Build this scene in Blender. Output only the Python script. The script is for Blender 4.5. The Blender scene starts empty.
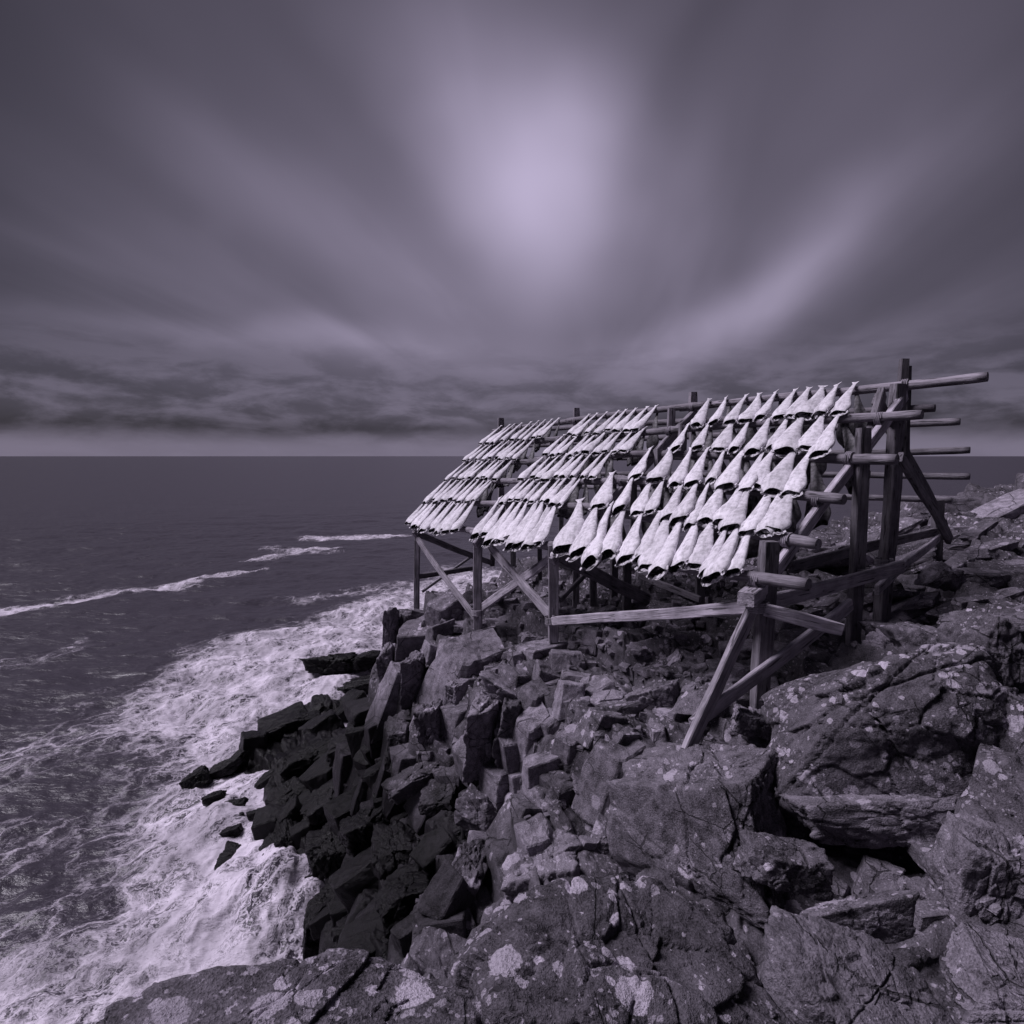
import bpy, bmesh, math, random
import numpy as np
from mathutils import Vector, Matrix
R = math.radians
random.seed(7)
rng = np.random.default_rng(11)
sc = bpy.context.scene
COL = sc.collection

# ------------------------------------------------------------------ camera
F = 610.0; HZ = 456.0; CAMZ = 10.0
th = math.atan((512-HZ)/F)
cam_d = bpy.data.cameras.new('camera'); cam = bpy.data.objects.new('camera', cam_d); COL.objects.link(cam)
cam.location = (0, 0, CAMZ); cam.rotation_euler = (math.pi/2-th, 0, 0)
cam_d.sensor_width = 36; cam_d.lens = 36*F/1024; cam_d.clip_end = 60000; cam_d.clip_start = .05
sc.camera = cam
def ray(px, py):
    x = (px-512)/F; y = (512-py)/F
    return np.array([x, math.cos(th)+y*math.sin(th), -math.sin(th)+y*math.cos(th)])
def W(px, py, D):
    d = ray(px, py); return np.array([0, 0, CAMZ]) + d*(D/d[1])
def proj(p):
    v = np.array(p)-np.array([0, 0, CAMZ])
    f = v[1]*math.cos(th)-v[2]*math.sin(th); u = v[1]*math.sin(th)+v[2]*math.cos(th)
    return 512+F*v[0]/f, 512-F*u/f

# ------------------------------------------------------------------ noise
_perm = np.random.default_rng(3).random((64, 64, 64))
def vnoise(p):
    i = np.floor(p).astype(int); f = p-i; f = f*f*f*(f*(f*6-15)+10)
    i0 = i & 63; i1 = (i+1) & 63
    x0, y0, z0 = i0[..., 0], i0[..., 1], i0[..., 2]; x1, y1, z1 = i1[..., 0], i1[..., 1], i1[..., 2]
    fx, fy, fz = f[..., 0], f[..., 1], f[..., 2]
    a = _perm[x0, y0, z0]*(1-fx)+_perm[x1, y0, z0]*fx; b = _perm[x0, y1, z0]*(1-fx)+_perm[x1, y1, z0]*fx
    c = _perm[x0, y0, z1]*(1-fx)+_perm[x1, y0, z1]*fx; d = _perm[x0, y1, z1]*(1-fx)+_perm[x1, y1, z1]*fx
    return ((a*(1-fy)+b*fy)*(1-fz)+(c*(1-fy)+d*fy)*fz)*2-1
def fbm(p, o=4, g=.5):
    s = 0; a = 1
    for k in range(o):
        s = s+a*vnoise(p*(2.03**k)+17.3*k); a *= g
    return s
def sstep(a, b, x):
    t = np.clip((x-a)/(b-a), 0, 1); return t*t*(3-2*t)

# ------------------------------------------------------------------ node helpers
def mat(name):
    m = bpy.data.materials.new(name); m.use_nodes = True; nt = m.node_tree; nt.nodes.clear()
    out = nt.nodes.new('ShaderNodeOutputMaterial'); b = nt.nodes.new('ShaderNodeBsdfPrincipled')
    nt.links.new(b.outputs[0], out.inputs[0]); return m, nt, b
class N:
    def __init__(s, nt): s.nt = nt
    def set(s, inp, v):
        if v is None: return
        if isinstance(v, bpy.types.NodeSocket): s.nt.links.new(v, inp)
        else:
            try: inp.default_value = v
            except Exception: inp.default_value = (v[0], v[1], v[2], 1)
    def math(s, op, a, b=None, c=None, clamp=False):
        n = s.nt.nodes.new('ShaderNodeMath'); n.operation = op; n.use_clamp = clamp
        s.set(n.inputs[0], a); s.set(n.inputs[1], b)
        if c is not None: s.set(n.inputs[2], c)
        return n.outputs[0]
    def add(s, a, b): return s.math('ADD', a, b)
    def mul(s, a, b): return s.math('MULTIPLY', a, b)
    def vec(s, x, y, z):
        n = s.nt.nodes.new('ShaderNodeCombineXYZ'); s.set(n.inputs[0], x); s.set(n.inputs[1], y); s.set(n.inputs[2], z); return n.outputs[0]
    def vmath(s, op, a, b=None, out=0):
        n = s.nt.nodes.new('ShaderNodeVectorMath'); n.operation = op; s.set(n.inputs[0], a)
        if b is not None:
            if op == 'SCALE': s.set(n.inputs['Scale'], b)
            else: s.set(n.inputs[1], b)
        return n.outputs[out]
    def sep(s, v):
        n = s.nt.nodes.new('ShaderNodeSeparateXYZ'); s.set(n.inputs[0], v); return n.outputs
    def noise(s, v, scale, detail=4, rough=.55, dist=0, color=False):
        n = s.nt.nodes.new('ShaderNodeTexNoise'); s.set(n.inputs['Vector'], v); n.inputs['Scale'].default_value = scale
        n.inputs['Detail'].default_value = detail; n.inputs['Roughness'].default_value = rough; n.inputs['Distortion'].default_value = dist
        return n.outputs[1 if color else 0]
    def voro(s, v, scale, feature='F1', rand=1):
        n = s.nt.nodes.new('ShaderNodeTexVoronoi'); n.feature = feature; s.set(n.inputs['Vector'], v); n.inputs['Scale'].default_value = scale
        n.inputs['Randomness'].default_value = rand
        return n.outputs
    def ramp(s, v, a, b, lo=0., hi=1., interp='SMOOTHSTEP'):
        n = s.nt.nodes.new('ShaderNodeMapRange'); n.interpolation_type = interp
        s.set(n.inputs[0], v); s.set(n.inputs[1], a); s.set(n.inputs[2], b); s.set(n.inputs[3], lo); s.set(n.inputs[4], hi); return n.outputs[0]
    def mix(s, f, a, b):
        n = s.nt.nodes.new('ShaderNodeMix'); n.data_type = 'RGBA'; s.set(n.inputs[0], f)
        s.set(n.inputs[6], a if isinstance(a, bpy.types.NodeSocket) else (*a, 1)); s.set(n.inputs[7], b if isinstance(b, bpy.types.NodeSocket) else (*b, 1)); return n.outputs[2]
    def bump(s, h, strength, dist, normal=None):
        n = s.nt.nodes.new('ShaderNodeBump'); s.set(n.inputs['Height'], h); n.inputs['Strength'].default_value = strength; n.inputs['Distance'].default_value = dist
        if normal is not None: s.set(n.inputs['Normal'], normal)
        return n.outputs[0]
    def pos(s):
        n = s.nt.nodes.new('ShaderNodeNewGeometry'); return n.outputs['Position'], n.outputs['Normal']
    def obj(s): return s.nt.nodes.new('ShaderNodeTexCoord').outputs['Object']
    def rnd(s): return s.nt.nodes.new('ShaderNodeObjectInfo').outputs['Random']
def tint(v): return (v*1.0, v*.90, v*1.09)

# ------------------------------------------------------------------ materials
def rock_material(name, base, lichen, cracks=True):
    m, nt, b = mat(name); n = N(nt); P, Nn = n.pos()
    big = n.noise(P, .8, 3, .6); med = n.noise(P, 6, 5, .68); fine = n.noise(P, 75, 2, .75)
    v = n.add(n.mul(big, .40), n.add(n.mul(med, .55), n.mul(fine, .50)))
    v = n.ramp(v, .56, .90, base*.15, base*1.75, 'LINEAR')
    v = n.mul(v, n.ramp(n.rnd(), 0, 1, .75, 1.25, 'LINEAR'))
    up = n.sep(Nn)[2]
    h = n.add(n.mul(med, .40), n.mul(fine, .20))
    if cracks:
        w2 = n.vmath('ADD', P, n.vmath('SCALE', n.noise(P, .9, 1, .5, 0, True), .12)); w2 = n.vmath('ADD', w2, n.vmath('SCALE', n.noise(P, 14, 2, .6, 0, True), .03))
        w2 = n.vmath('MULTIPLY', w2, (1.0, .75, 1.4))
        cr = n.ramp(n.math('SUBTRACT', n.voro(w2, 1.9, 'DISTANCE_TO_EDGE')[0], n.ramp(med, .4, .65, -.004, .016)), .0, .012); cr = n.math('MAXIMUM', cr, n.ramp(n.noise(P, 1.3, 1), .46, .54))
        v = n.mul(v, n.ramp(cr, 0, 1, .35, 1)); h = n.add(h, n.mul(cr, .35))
    z = n.sep(P)[2]
    zz = n.add(z, n.mul(n.noise(P, .55, 3), 3.2))
    dry = n.ramp(zz, 5.4, 7.6)
    if lichen > 0:
        warp = n.vmath('ADD', P, n.vmath('SCALE', n.noise(P, 22, 3, .65, 0, True), .055))
        patch = n.ramp(n.noise(P, 1.1, 3, .6), .36, .58, .22, 1)
        lm = None
        for sc_, rr_, wgt in ((5.0, .58, 1.0), (12.0, .62, .9), (30.0, .6, .6)):
            vo = n.voro(warp, sc_, 'F1'); cr_ = n.sep(vo[1])
            rad = n.mul(n.math('SUBTRACT', cr_[0], 1-.62*lichen), rr_/(.62*lichen))
            t = n.mul(n.ramp(n.math('SUBTRACT', n.mul(rad, patch), vo[0]), -.01, .035), n.mul(n.ramp(cr_[1], 0, 1, .45, 1, 'LINEAR'), wgt))
            lm = t if lm is None else n.math('MAXIMUM', lm, t)
        lm = n.mul(n.mul(lm, n.ramp(up, -.2, .45)), dry)
        lm = n.mul(lm, n.ramp(fine, .35, .55, .6, 1))
        v = n.math('ADD', n.mul(v, n.math('SUBTRACT', 1, lm)), n.mul(lm, .48))
    v = n.mul(v, n.ramp(dry, 0, 1, .12, 1))
    colr = n.vmath('MULTIPLY', n.vec(v, v, v), (1.0, .90, 1.08))
    n.set(b.inputs['Base Color'], colr)
    n.set(b.inputs['Roughness'], n.ramp(dry, 0, 1, .33, .9))
    n.set(b.inputs['Specular IOR Level'], n.ramp(dry, 0, 1, .16, .2))
    n.set(b.inputs['Normal'], n.bump(h, .9, .075))
    return m
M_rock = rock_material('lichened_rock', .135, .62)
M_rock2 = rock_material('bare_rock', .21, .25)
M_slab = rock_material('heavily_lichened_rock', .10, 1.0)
M_dark = rock_material('wet_dark_rock', .055, 0, False)
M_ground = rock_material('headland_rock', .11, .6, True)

def wood_material(name, base):
    m, nt, b = mat(name); n = N(nt); O = n.obj(); P, Nn = n.pos()
    q = n.vmath('MULTIPLY', O, (1, 1, .07)); q = n.vmath('ADD', q, n.vec(n.mul(n.rnd(), 31), n.mul(n.rnd(), 17), 0))
    g = n.noise(q, 42, 5, .65, .4); g2 = n.noise(q, 9, 4, .6); bl = n.noise(P, 3.5, 5, .6)
    v = n.add(n.mul(g, .6), n.add(n.mul(g2, .4), n.mul(bl, .5)))
    v = n.ramp(v, .45, 1.05, base*.4, base*1.8); v = n.mul(v, n.ramp(n.rnd(), 0, 1, .75, 1.3, 'LINEAR'))
    crk = n.ramp(n.noise(q, 26, 2, .5), .33, .38, .35, 1); v = n.mul(v, crk)
    kn = n.voro(n.vmath('MULTIPLY', O, (1, 1, .5)), 5)[0]; v = n.mul(v, n.ramp(kn, .05, .12, .35, 1))
    n.set(b.inputs['Base Color'], n.vmath('MULTIPLY', n.vec(v, v, v), (1.0, .91, 1.06)))
    b.inputs['Roughness'].default_value = .85; b.inputs['Specular IOR Level'].default_value = .25
    n.set(b.inputs['Normal'], n.bump(n.add(g, crk), .8, .02)); return m
M_wood = wood_material('weathered_pole_wood', .20)
M_plank = wood_material('pale_plank_wood', .31)
M_dwood = wood_material('dark_post_wood', .14)

m, nt, b = mat('dried_fish_skin'); n = N(nt); O = n.obj(); P, Nn = n.pos()
q = n.vmath('MULTIPLY', O, (1, 1, .18)); q = n.vmath('ADD', q, n.vec(n.mul(n.rnd(), 9), 0, 0))
st = n.noise(q, 22, 5, .65, .3); blt = n.noise(P, 14, 5, .65)
v = n.ramp(n.add(n.mul(st, .6), n.mul(blt, .6)), .40, .74, .40, .80)
v = n.mul(v, n.ramp(n.rnd(), 0, 1, .88, 1.05, 'LINEAR'))
tz = n.sep(O)[2]
v = n.mul(v, n.ramp(n.add(tz, n.mul(blt, .12)), -1.0, -.86, .55, 1))
n.set(b.inputs['Base Color'], n.vmath('MULTIPLY', n.vec(v, v, v), (1, .95, 1.04)))
b.inputs['Roughness'].default_value = .6; n.set(b.inputs['Normal'], n.bump(n.add(st, blt), .35, .015)); M_fish = m
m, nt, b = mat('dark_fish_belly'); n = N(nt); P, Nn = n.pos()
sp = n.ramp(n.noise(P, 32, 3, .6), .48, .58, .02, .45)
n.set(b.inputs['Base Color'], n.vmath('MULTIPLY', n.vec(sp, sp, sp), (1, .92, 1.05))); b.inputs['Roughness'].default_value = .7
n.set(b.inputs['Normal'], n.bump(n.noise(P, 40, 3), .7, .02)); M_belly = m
m, nt, b = mat('fish_bone'); n = N(nt); P, Nn = n.pos(); v = n.ramp(n.noise(P, 40, 3), .3, .7, .3, .75)
n.set(b.inputs['Base Color'], n.vmath('MULTIPLY', n.vec(v, v, v), (1, .95, 1.04))); b.inputs['Roughness'].default_value = .6; M_bone = m

# ------------------------------------------------------------------ object helpers
def mesh_np(name, verts, faces, material, smooth=True):
    me = bpy.data.meshes.new(name); v = np.asarray(verts, dtype=np.float32); f = np.asarray(faces, dtype=np.int32)
    me.vertices.add(len(v)); me.vertices.foreach_set('co', v.ravel())
    k = f.shape[1]; me.loops.add(f.size); me.loops.foreach_set('vertex_index', f.ravel())
    me.polygons.add(len(f)); me.polygons.foreach_set('loop_start', np.arange(0, f.size, k, dtype=np.int32))
    me.polygons.foreach_set('use_smooth', np.full(len(f), smooth))
    me.update(calc_edges=True); me.validate()
    if material: me.materials.append(material)
    return me
def link(name, me, parent=None, loc=None, mw=None):
    o = bpy.data.objects.new(name, me); COL.objects.link(o)
    if parent: o.parent = parent
    if mw is not None: o.matrix_local = mw
    elif loc is not None: o.location = loc
    return o
def tag(o, label=None, cat=None, group=None, kind=None):
    if label: o['label'] = label
    if cat: o['category'] = cat
    if group: o['group'] = group
    if kind: o['kind'] = kind
    return o
def grid_faces(nu, nv):
    i = np.arange(nu-1)[:, None]*nv+np.arange(nv-1)[None, :]; i = i.ravel()
    return np.stack([i, i+1, i+nv+1, i+nv], 1)

# ------------------------------------------------------------------ base terrain
CP = [ # (px, py, distance) of points on the headland
 (760,700,7.0),(553,638,10.1),(478,628,12.3),(417,607,14.6),(852,648,8.3),(884,616,9.8),(938,562,12.2),
 (450,582,18),(510,562,20),(600,560,20),(700,548,19.5),(830,527,18.5),(900,512,18.5),(960,499,19),(1024,486,21),(1150,478,22),
 (1024,540,12),(1024,580,9),(1150,560,11),(960,600,9.6),(700,580,13),(620,600,13),(800,600,11),(560,600,14.5),
 (620,650,9.4),(690,660,8.4),(600,700,8.2),(540,690,9.0),(475,672,10.2),(415,640,12.6),(388,612,14.6),
 (688,752,6.2),(640,740,7.0),(780,660,8.0),(860,640,7.8),(900,640,8.0),(980,640,7.4),(860,700,6.6),(940,700,5.8),(1024,690,5.6),
 (780,790,5.6),(880,790,5.2),(700,850,5.2),(620,850,5.6),(560,800,7.2),(500,790,8.2),(1000,800,4.2),(900,850,4.5),(960,930,3.4),
 (460,760,9.2),(430,720,10.6),(400,700,12.2),(385,660,13.6),
 (420,800,9.6),(370,770,12.2),(340,740,15),(330,720,18),(345,700,22),(372,660,30),
 (450,860,7.6),(400,860,9.2),(350,860,10.8),(330,900,10.8),(320,940,10.9),(360,930,8.8),(420,930,6.6),(480,900,5.6),
 (560,880,5.0),(620,900,3.7),(720,885,3.7),(820,915,3.5),(900,950,3.1),(540,900,3.7),(470,960,3.2),(440,955,2.9),(300,965,2.9),(150,1010,2.8),
 (620,1000,2.8),(850,1000,2.7),(1024,1000,2.6),(1100,900,3.3),
 (300,726,20.0),(240,762,18.2),(205,788,17.3),(260,795,16.2),(296,846,13.2),(285,750,17.8),(310,785,15.4),(330,820,13.2),(270,770,17.2),
]
XYZ = [W(*c) for c in CP]
XYZ += [np.array(p, float) for p in [(-3.6,16,2.2),(-3.5,18,1.2),(-3.2,20,.2),(-3.45,13.8,4.0),(-3.6,14.6,3.0),(-1.6,17.8,4.5),(-14,14,-4),(-9,8,-4),(-5,5,-3.0),(-3.2,3.2,2),(-6,10.5,-3),(-12,22,-3.5),(-12,32,-3.5),(-10,40,-4),(-4,26,-2),(-5,22,-1.0),
  (0,30,-3),(8,30,-2),(16,32,0),(26,34,2),(0,1,7.4),(-2,1.5,6.5),(3,1,7.6),(6,2,7.7),(10,4,8),(14,8,8.8),(22,20,9),(-3,23,1),(-20,10,-5),(-25,40,-5),(-6,6.5,-3)]]
XYZ = np.array(XYZ)
def tps(c, v, lam=.02):
    n_ = len(c); d = np.linalg.norm(c[:, None]-c[None], axis=2)
    K = np.where(d > 0, d*d*np.log(d+1e-12), 0)+lam*np.eye(n_)
    Pm = np.hstack([np.ones((n_, 1)), c]); A = np.block([[K, Pm], [Pm.T, np.zeros((3, 3))]])
    return np.linalg.solve(A, np.concatenate([v, np.zeros(3)]))
cw = tps(XYZ[:, :2], XYZ[:, 2])
GX = np.arange(-30, 40.01, .25); GY = np.arange(0, 45.01, .25)
gx, gy = np.meshgrid(GX, GY, indexing='ij'); pts = np.stack([gx.ravel(), gy.ravel()], 1)
GZ = np.zeros(len(pts))
for i in range(len(XYZ)):
    d = np.linalg.norm(pts-XYZ[i, :2], axis=1); GZ += cw[i]*np.where(d > 0, d*d*np.log(d+1e-12), 0)
GZ += cw[-3]+pts@cw[-2:]
GZ = np.clip(GZ, -5, 9.6).reshape(gx.shape)
def base(x, y):
    u = np.clip((x+30)/.25, 0, len(GX)-1.001); v = np.clip(y/.25, 0, len(GY)-1.001)
    i = u.astype(int); j = v.astype(int); fu = u-i; fv = v-j
    return (GZ[i, j]*(1-fu)+GZ[i+1, j]*fu)*(1-fv)+(GZ[i, j+1]*(1-fu)+GZ[i+1, j+1]*fu)*fv
def hash2(i, j, k):
    r = np.sin(i*127.1+j*311.7+k*74.7)*43758.5453; return r-np.floor(r)
def cells(x, y, L, ang, asp, seed):
    c, s = math.cos(ang), math.sin(ang); u = (x*c+y*s)/L; v = (-x*s+y*c)/(L*asp)
    iu = np.floor(u); iv = np.floor(v); f1 = np.full(x.shape, 9.); f2 = f1.copy(); c1 = [u*0, u*0, u*0]; c2 = [u*0, u*0, u*0]
    for a in (-1, 0, 1):
        for b_ in (-1, 0, 1):
            ju = iu+a; jv = iv+b_; pu = ju+.1+.8*hash2(ju, jv, seed); pv = jv+.1+.8*hash2(ju, jv, seed+5); h = hash2(ju, jv, seed+9)
            d = np.hypot(u-pu, v-pv); w = d < f1; w2 = (d < f2) & ~w
            c2 = [np.where(w, p1, np.where(w2, q, p2)) for p1, p2, q in zip(c1, c2, (pu, pv, h))]
            f2 = np.where(w, f1, np.where(w2, d, f2)); f1 = np.where(w, d, f1)
            c1 = [np.where(w, q, p1) for p1, q in zip(c1, (pu, pv, h))]
    out = []
    for cu, cv, hh in (c1, c2): out.append(((cu*L)*c-(cv*L*asp)*s, (cu*L)*s+(cv*L*asp)*c, hh))
    return out[0], out[1], f2-f1
def terrain(x, y):
    x = np.asarray(x, float); y = np.asarray(y, float)
    wx = x+.05*vnoise(np.stack([x*1.7, y*1.7, x*0], -1)); wy = y+.05*vnoise(np.stack([x*1.7, y*1.7, x*0+9.5], -1))
    bb = base(x, y); ds = np.hypot(x, y); nr = sstep(9, 3.5, ds); cap = .5-.4*nr
    b0 = bb-.10-.42*nr-.12*sstep(4.0, 2.5, bb)
    far = 1-.55*sstep(13, 16, ds)
    def lay(L, ang, asp, seed, f, wd):
        A_, B_, e = cells(wx, wy, L, ang, asp, seed); w = .5+.5*sstep(0, wd, e); return f(*A_)*w+f(*B_)*(1-w), e
    def tl(X): return hash2(np.floor(X[0]*50), np.floor(X[1]*50), 3.)-.5, hash2(np.floor(X[0]*50), np.floor(X[1]*50), 4.)-.5
    def f1(X, Y, h):
        ti, tj = tl((X, Y)); return .58*np.clip(base(X, Y)-bb, -cap, cap)+(h-.5)*(.30-.15*nr)*far+(wx-X)*ti*.4+(wy-Y)*tj*.4
    def f2(X, Y, h):
        ti, tj = tl((X, Y)); return .5*np.clip(base(X, Y)-bb, -.3, .3)+(h-.5)*.24*far+(wx-X)*ti*.45+(wy-Y)*tj*.45
    z1, e = lay(1.5, .5, 1.5, 1., f1, .05); z2, e2 = lay(.55, .35, 1.5, 31., f2, .12); z3, e3 = lay(.2, .8, 1.3, 61., lambda X, Y, h: (h-.5)*.07, .3)
    z = b0+z1+z2+z3-.16*np.exp(-(e/.04)**2)-.10*np.exp(-(e2/.07)**2)-.02*np.exp(-(e3/.14)**2)
    p = np.stack([x, y, z*.5], -1)
    return z+.05*far*fbm(p*2.2, 4)+.012*fbm(p*14, 2)
def hit(px, py, fn=terrain, lo=2.0, hi=34):
    d = ray(px, py); D = lo*np.exp(np.linspace(0, math.log(hi/lo), 700)); s = D/d[1]
    z = CAMZ+d[2]*s; t = fn(d[0]*s, D); w = np.nonzero(z < t)[0]
    if len(w) == 0: return None
    k = w[0]; return np.array([d[0]*s[k], D[k], z[k]])
aa = np.radians(np.concatenate([np.linspace(-80, -46, 120)[:-1], np.linspace(-46, 46, 1000), np.linspace(46, 80, 120)[1:]]))
rr = 1.1*np.exp(np.linspace(0, math.log(42/1.1), 980))
A, RR = np.meshgrid(aa, rr, indexing='ij'); tx = RR*np.sin(A); ty = RR*np.cos(A)
tz_ = terrain(tx, ty)
# drop the outermost ring under the sea
tz_ = tz_*sstep(42, 36, RR)-4*(1-sstep(42, 36, RR))
me = mesh_np('headland', np.stack([tx, ty, tz_], -1).reshape(-1, 3), grid_faces(*tx.shape)[:, ::-1], M_ground)
tag(link('headland', me), 'dark fractured rock headland dropping in jointed blocks to the sea', kind='structure')

# ------------------------------------------------------------------ sea
def seg_d(x, y, pts_):
    best = np.full(x.shape, 1e9)
    for (a, b_) in zip(pts_[:-1], pts_[1:]):
        ax, ay = a; dx, dy = b_[0]-ax, b_[1]-ay; t = np.clip(((x-ax)*dx+(y-ay)*dy)/(dx*dx+dy*dy), 0, 1)
        best = np.minimum(best, np.hypot(x-ax-t*dx, y-ay-t*dy))
    return best
def S(px, py):
    d = ray(px, py); k = -CAMZ/d[2]; return (d[0]*k, d[1]*k)
aa = np.radians(np.concatenate([np.linspace(-85, -46, 100)[:-1], np.linspace(-46, 46, 900), np.linspace(46, 85, 80)[1:]]))
rr = np.concatenate([6*np.exp(np.linspace(0, math.log(110/6), 900)), 110*np.exp(np.linspace(0, math.log(30000/110), 160))[1:]])
A, RR = np.meshgrid(aa, rr, indexing='ij'); x = RR*np.sin(A); y = RR*np.cos(A)
near = 1-sstep(60, 220, RR)
p = np.stack([x, y, x*0], -1)
z = near*(.16*fbm(p*np.array([.22, .35, 1]), 4)+.03*fbm(p*1.4, 3))
shore = -base(x, y)                      # water depth below the surface
bl = [S(-60, 765), S(0, 742), S(60, 712), S(110, 688), S(200, 650), S(290, 622), S(400, 590)]
bx = np.interp(y, [q[1] for q in bl], [q[0] for q in bl])
sd = (x-bx)+2.2*fbm(p*.22, 4)
dens = sstep(-3.5, 4, sd)*(.70+.26*fbm(np.stack([x*.30, y*.16, x*0], -1), 3))*sstep(70, 44, RR)
nearshore = sstep(5.0, .5, shore+.6*fbm(p*.5, 3))
def blob(px, py, r): c = S(px, py); return np.exp(-((x-c[0])**2+(y-c[1])**2)/r**2)
dens = np.maximum(dens, 0)+.12*nearshore*(sd > 0)+.4*blob(340, 680, 5)+.4*blob(300, 700, 4)+.35*blob(330, 900, 1.8)+.08*blob(250, 960, 1.8)+.2*blob(210, 830, 2.5)+.3*blob(350,620,6)
dens -= .30*blob(60, 790, 3.5)+.30*blob(40, 880, 1.6)+.25*blob(0, 830, 3)+.2*blob(150, 700, 2)+.18*blob(130, 900, 1.2)
for pl, w, a in (([(-40, 617), (0, 611), (70, 602), (110, 594), (160, 588), (210, 576), (262, 571)], 1.0, .75), ([(85, 596), (130, 590), (165, 587)], 2.0, .5), ([(268, 560), (300, 549), (322, 549)], 1.8, .7),
               ([(310, 538), (350, 537), (405, 535)], 1.5, .8), ([(0, 668), (60, 655), (90, 640)], 1.0, .45), ([(270, 548), (330, 553)], 1.5, .5), ([(300, 600), (400, 585)], 2.2, .5)):
    wob = .6*fbm(p*.4, 3)
    dd = seg_d(x+wob, y+wob, [S(*q) for q in pl]); dens = np.maximum(dens, a*np.exp(-(dd/(w*(1+.5*fbm(p*.15, 2))))**2))
z += .9*blob(325, 885, 1.7)*(1+.5*fbm(p*1.2, 3))+.5*blob(260, 800, 2.2)+.7*blob(345, 690, 3.2)+.45*blob(270, 930, 1.6)+.35*blob(210, 840, 1.6)
z += near*np.clip(dens, 0, 1)*(.20*fbm(p*.7, 4)+.09*(1-np.abs(fbm(p*1.9, 3)))) 
me = mesh_np('sea', np.stack([x, y, z], -1).reshape(-1, 3), grid_faces(*x.shape)[:, ::-1], None)
at = me.attributes.new('foam', 'FLOAT', 'POINT'); at.data.foreach_set('value', np.clip(dens, 0, .75).astype(np.float32).ravel())
m, nt, b = mat('sea_water'); n = N(nt); P, Nn = n.pos()
fa = nt.nodes.new('ShaderNodeAttribute'); fa.attribute_name = 'foam'; fo = fa.outputs['Fac']
w1 = n.vmath('ADD', P, n.vmath('SCALE', n.noise(P, .7, 5, .6, 0, True), 2.0)); w1 = n.vmath('ADD', w1, n.vmath('SCALE', n.noise(P, 3.5, 3, .6, 0, True), .35))
w1 = n.vec(n.mul(n.vmath('DOT_PRODUCT', w1, (.92, -.38, 0), 1), 1.25), n.mul(n.vmath('DOT_PRODUCT', w1, (.38, .92, 0), 1), .75), 0)
va = n.voro(w1, .75, 'DISTANCE_TO_EDGE')[0]; vb = n.voro(w1, 2.0, 'DISTANCE_TO_EDGE')[0]; vc = n.voro(w1, 5.5, 'DISTANCE_TO_EDGE')[0]
fl = n.noise(n.vmath('MULTIPLY', w1, (1, .5, 0)), 3.2, 5, .72)
lace = n.math('MAXIMUM', n.ramp(va, .0, .30, 1, 0, 'LINEAR'), n.mul(n.ramp(vb, .0, .28, 1, 0, 'LINEAR'), .85)); lace = n.math('MAXIMUM', lace, n.mul(n.ramp(vc, 0, .3, 1, 0, 'LINEAR'), .85)); vd = n.voro(w1, 13, 'DISTANCE_TO_EDGE')[0]; lace = n.add(n.mul(lace, .8), n.mul(n.ramp(vd, 0, .3, 1, 0, 'LINEAR'), .22))
fld = n.add(n.mul(lace, .72), n.mul(fl, .50))
fm = n.add(fld, n.mul(fo, .72)); fm = n.ramp(fm, 1.05, 1.42, 0, 1); fm = n.mul(fm, n.ramp(fo, .02, .3))
brk = n.ramp(n.noise(P, .5, 6, .65), .35, .65, .55, 1); fm = n.math('MULTIPLY', fm, brk, clamp=True)
n.set(b.inputs['Base Color'], n.mix(fm, (.044, .038, .051), (.68, .625, .72)))
n.set(b.inputs['Roughness'], n.ramp(fm, 0, .5, .34, .85)); b.inputs['IOR'].default_value = 1.33
wp = n.vmath('MULTIPLY', P, (.55, 1.3, 1))
wv = n.add(n.mul(n.noise(wp, .35, 4, .6), 1.0), n.add(n.mul(n.noise(wp, 1.8, 5, .65), .45), n.mul(n.noise(P, 9, 3, .6), .05)))
n.set(b.inputs['Normal'], n.bump(wv, .5, .5)); me.materials.append(m)
tag(link('sea', me), 'dark sea with white foam washing against the rocks', kind='structure')

# ------------------------------------------------------------------ rocks
_ico = {}
def ico(s):
    if s not in _ico:
        bm = bmesh.new(); bmesh.ops.create_icosphere(bm, subdivisions=s, radius=1)
        v = np.array([q.co[:] for q in bm.verts]); f = np.array([[q.index for q in t.verts] for t in bm.faces]); bm.free()
        v /= np.linalg.norm(v, axis=1)[:, None]; _ico[s] = (v, f)
    return _ico[s]
def cells3(q, seed):
    iq = np.floor(q); f1 = np.full(len(q), 9.); f2 = f1.copy(); hh = f1*0; tt = np.zeros((len(q), 3)); cc = q.copy()
    for a in (-1, 0, 1):
        for b_ in (-1, 0, 1):
            for c in (-1, 0, 1):
                j = iq+np.array([a, b_, c]); h = lambda k: hash2(j[:, 0]+j[:, 2]*17.3, j[:, 1]-j[:, 2]*5.7, seed+k)
                pt = j+np.stack([.12+.76*h(1), .12+.76*h(2), .12+.76*h(3)], 1); d = np.linalg.norm(q-pt, axis=1); w = d < f1
                f2 = np.where(w, f1, np.minimum(f2, d)); f1 = np.where(w, d, f1); hh = np.where(w, h(4), hh); cc = np.where(w[:, None], pt, cc)
                tt = np.where(w[:, None], np.stack([h(5), h(6), h(7)], 1)-.5, tt)
    return f2-f1, hh, tt, q-cc
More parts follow.
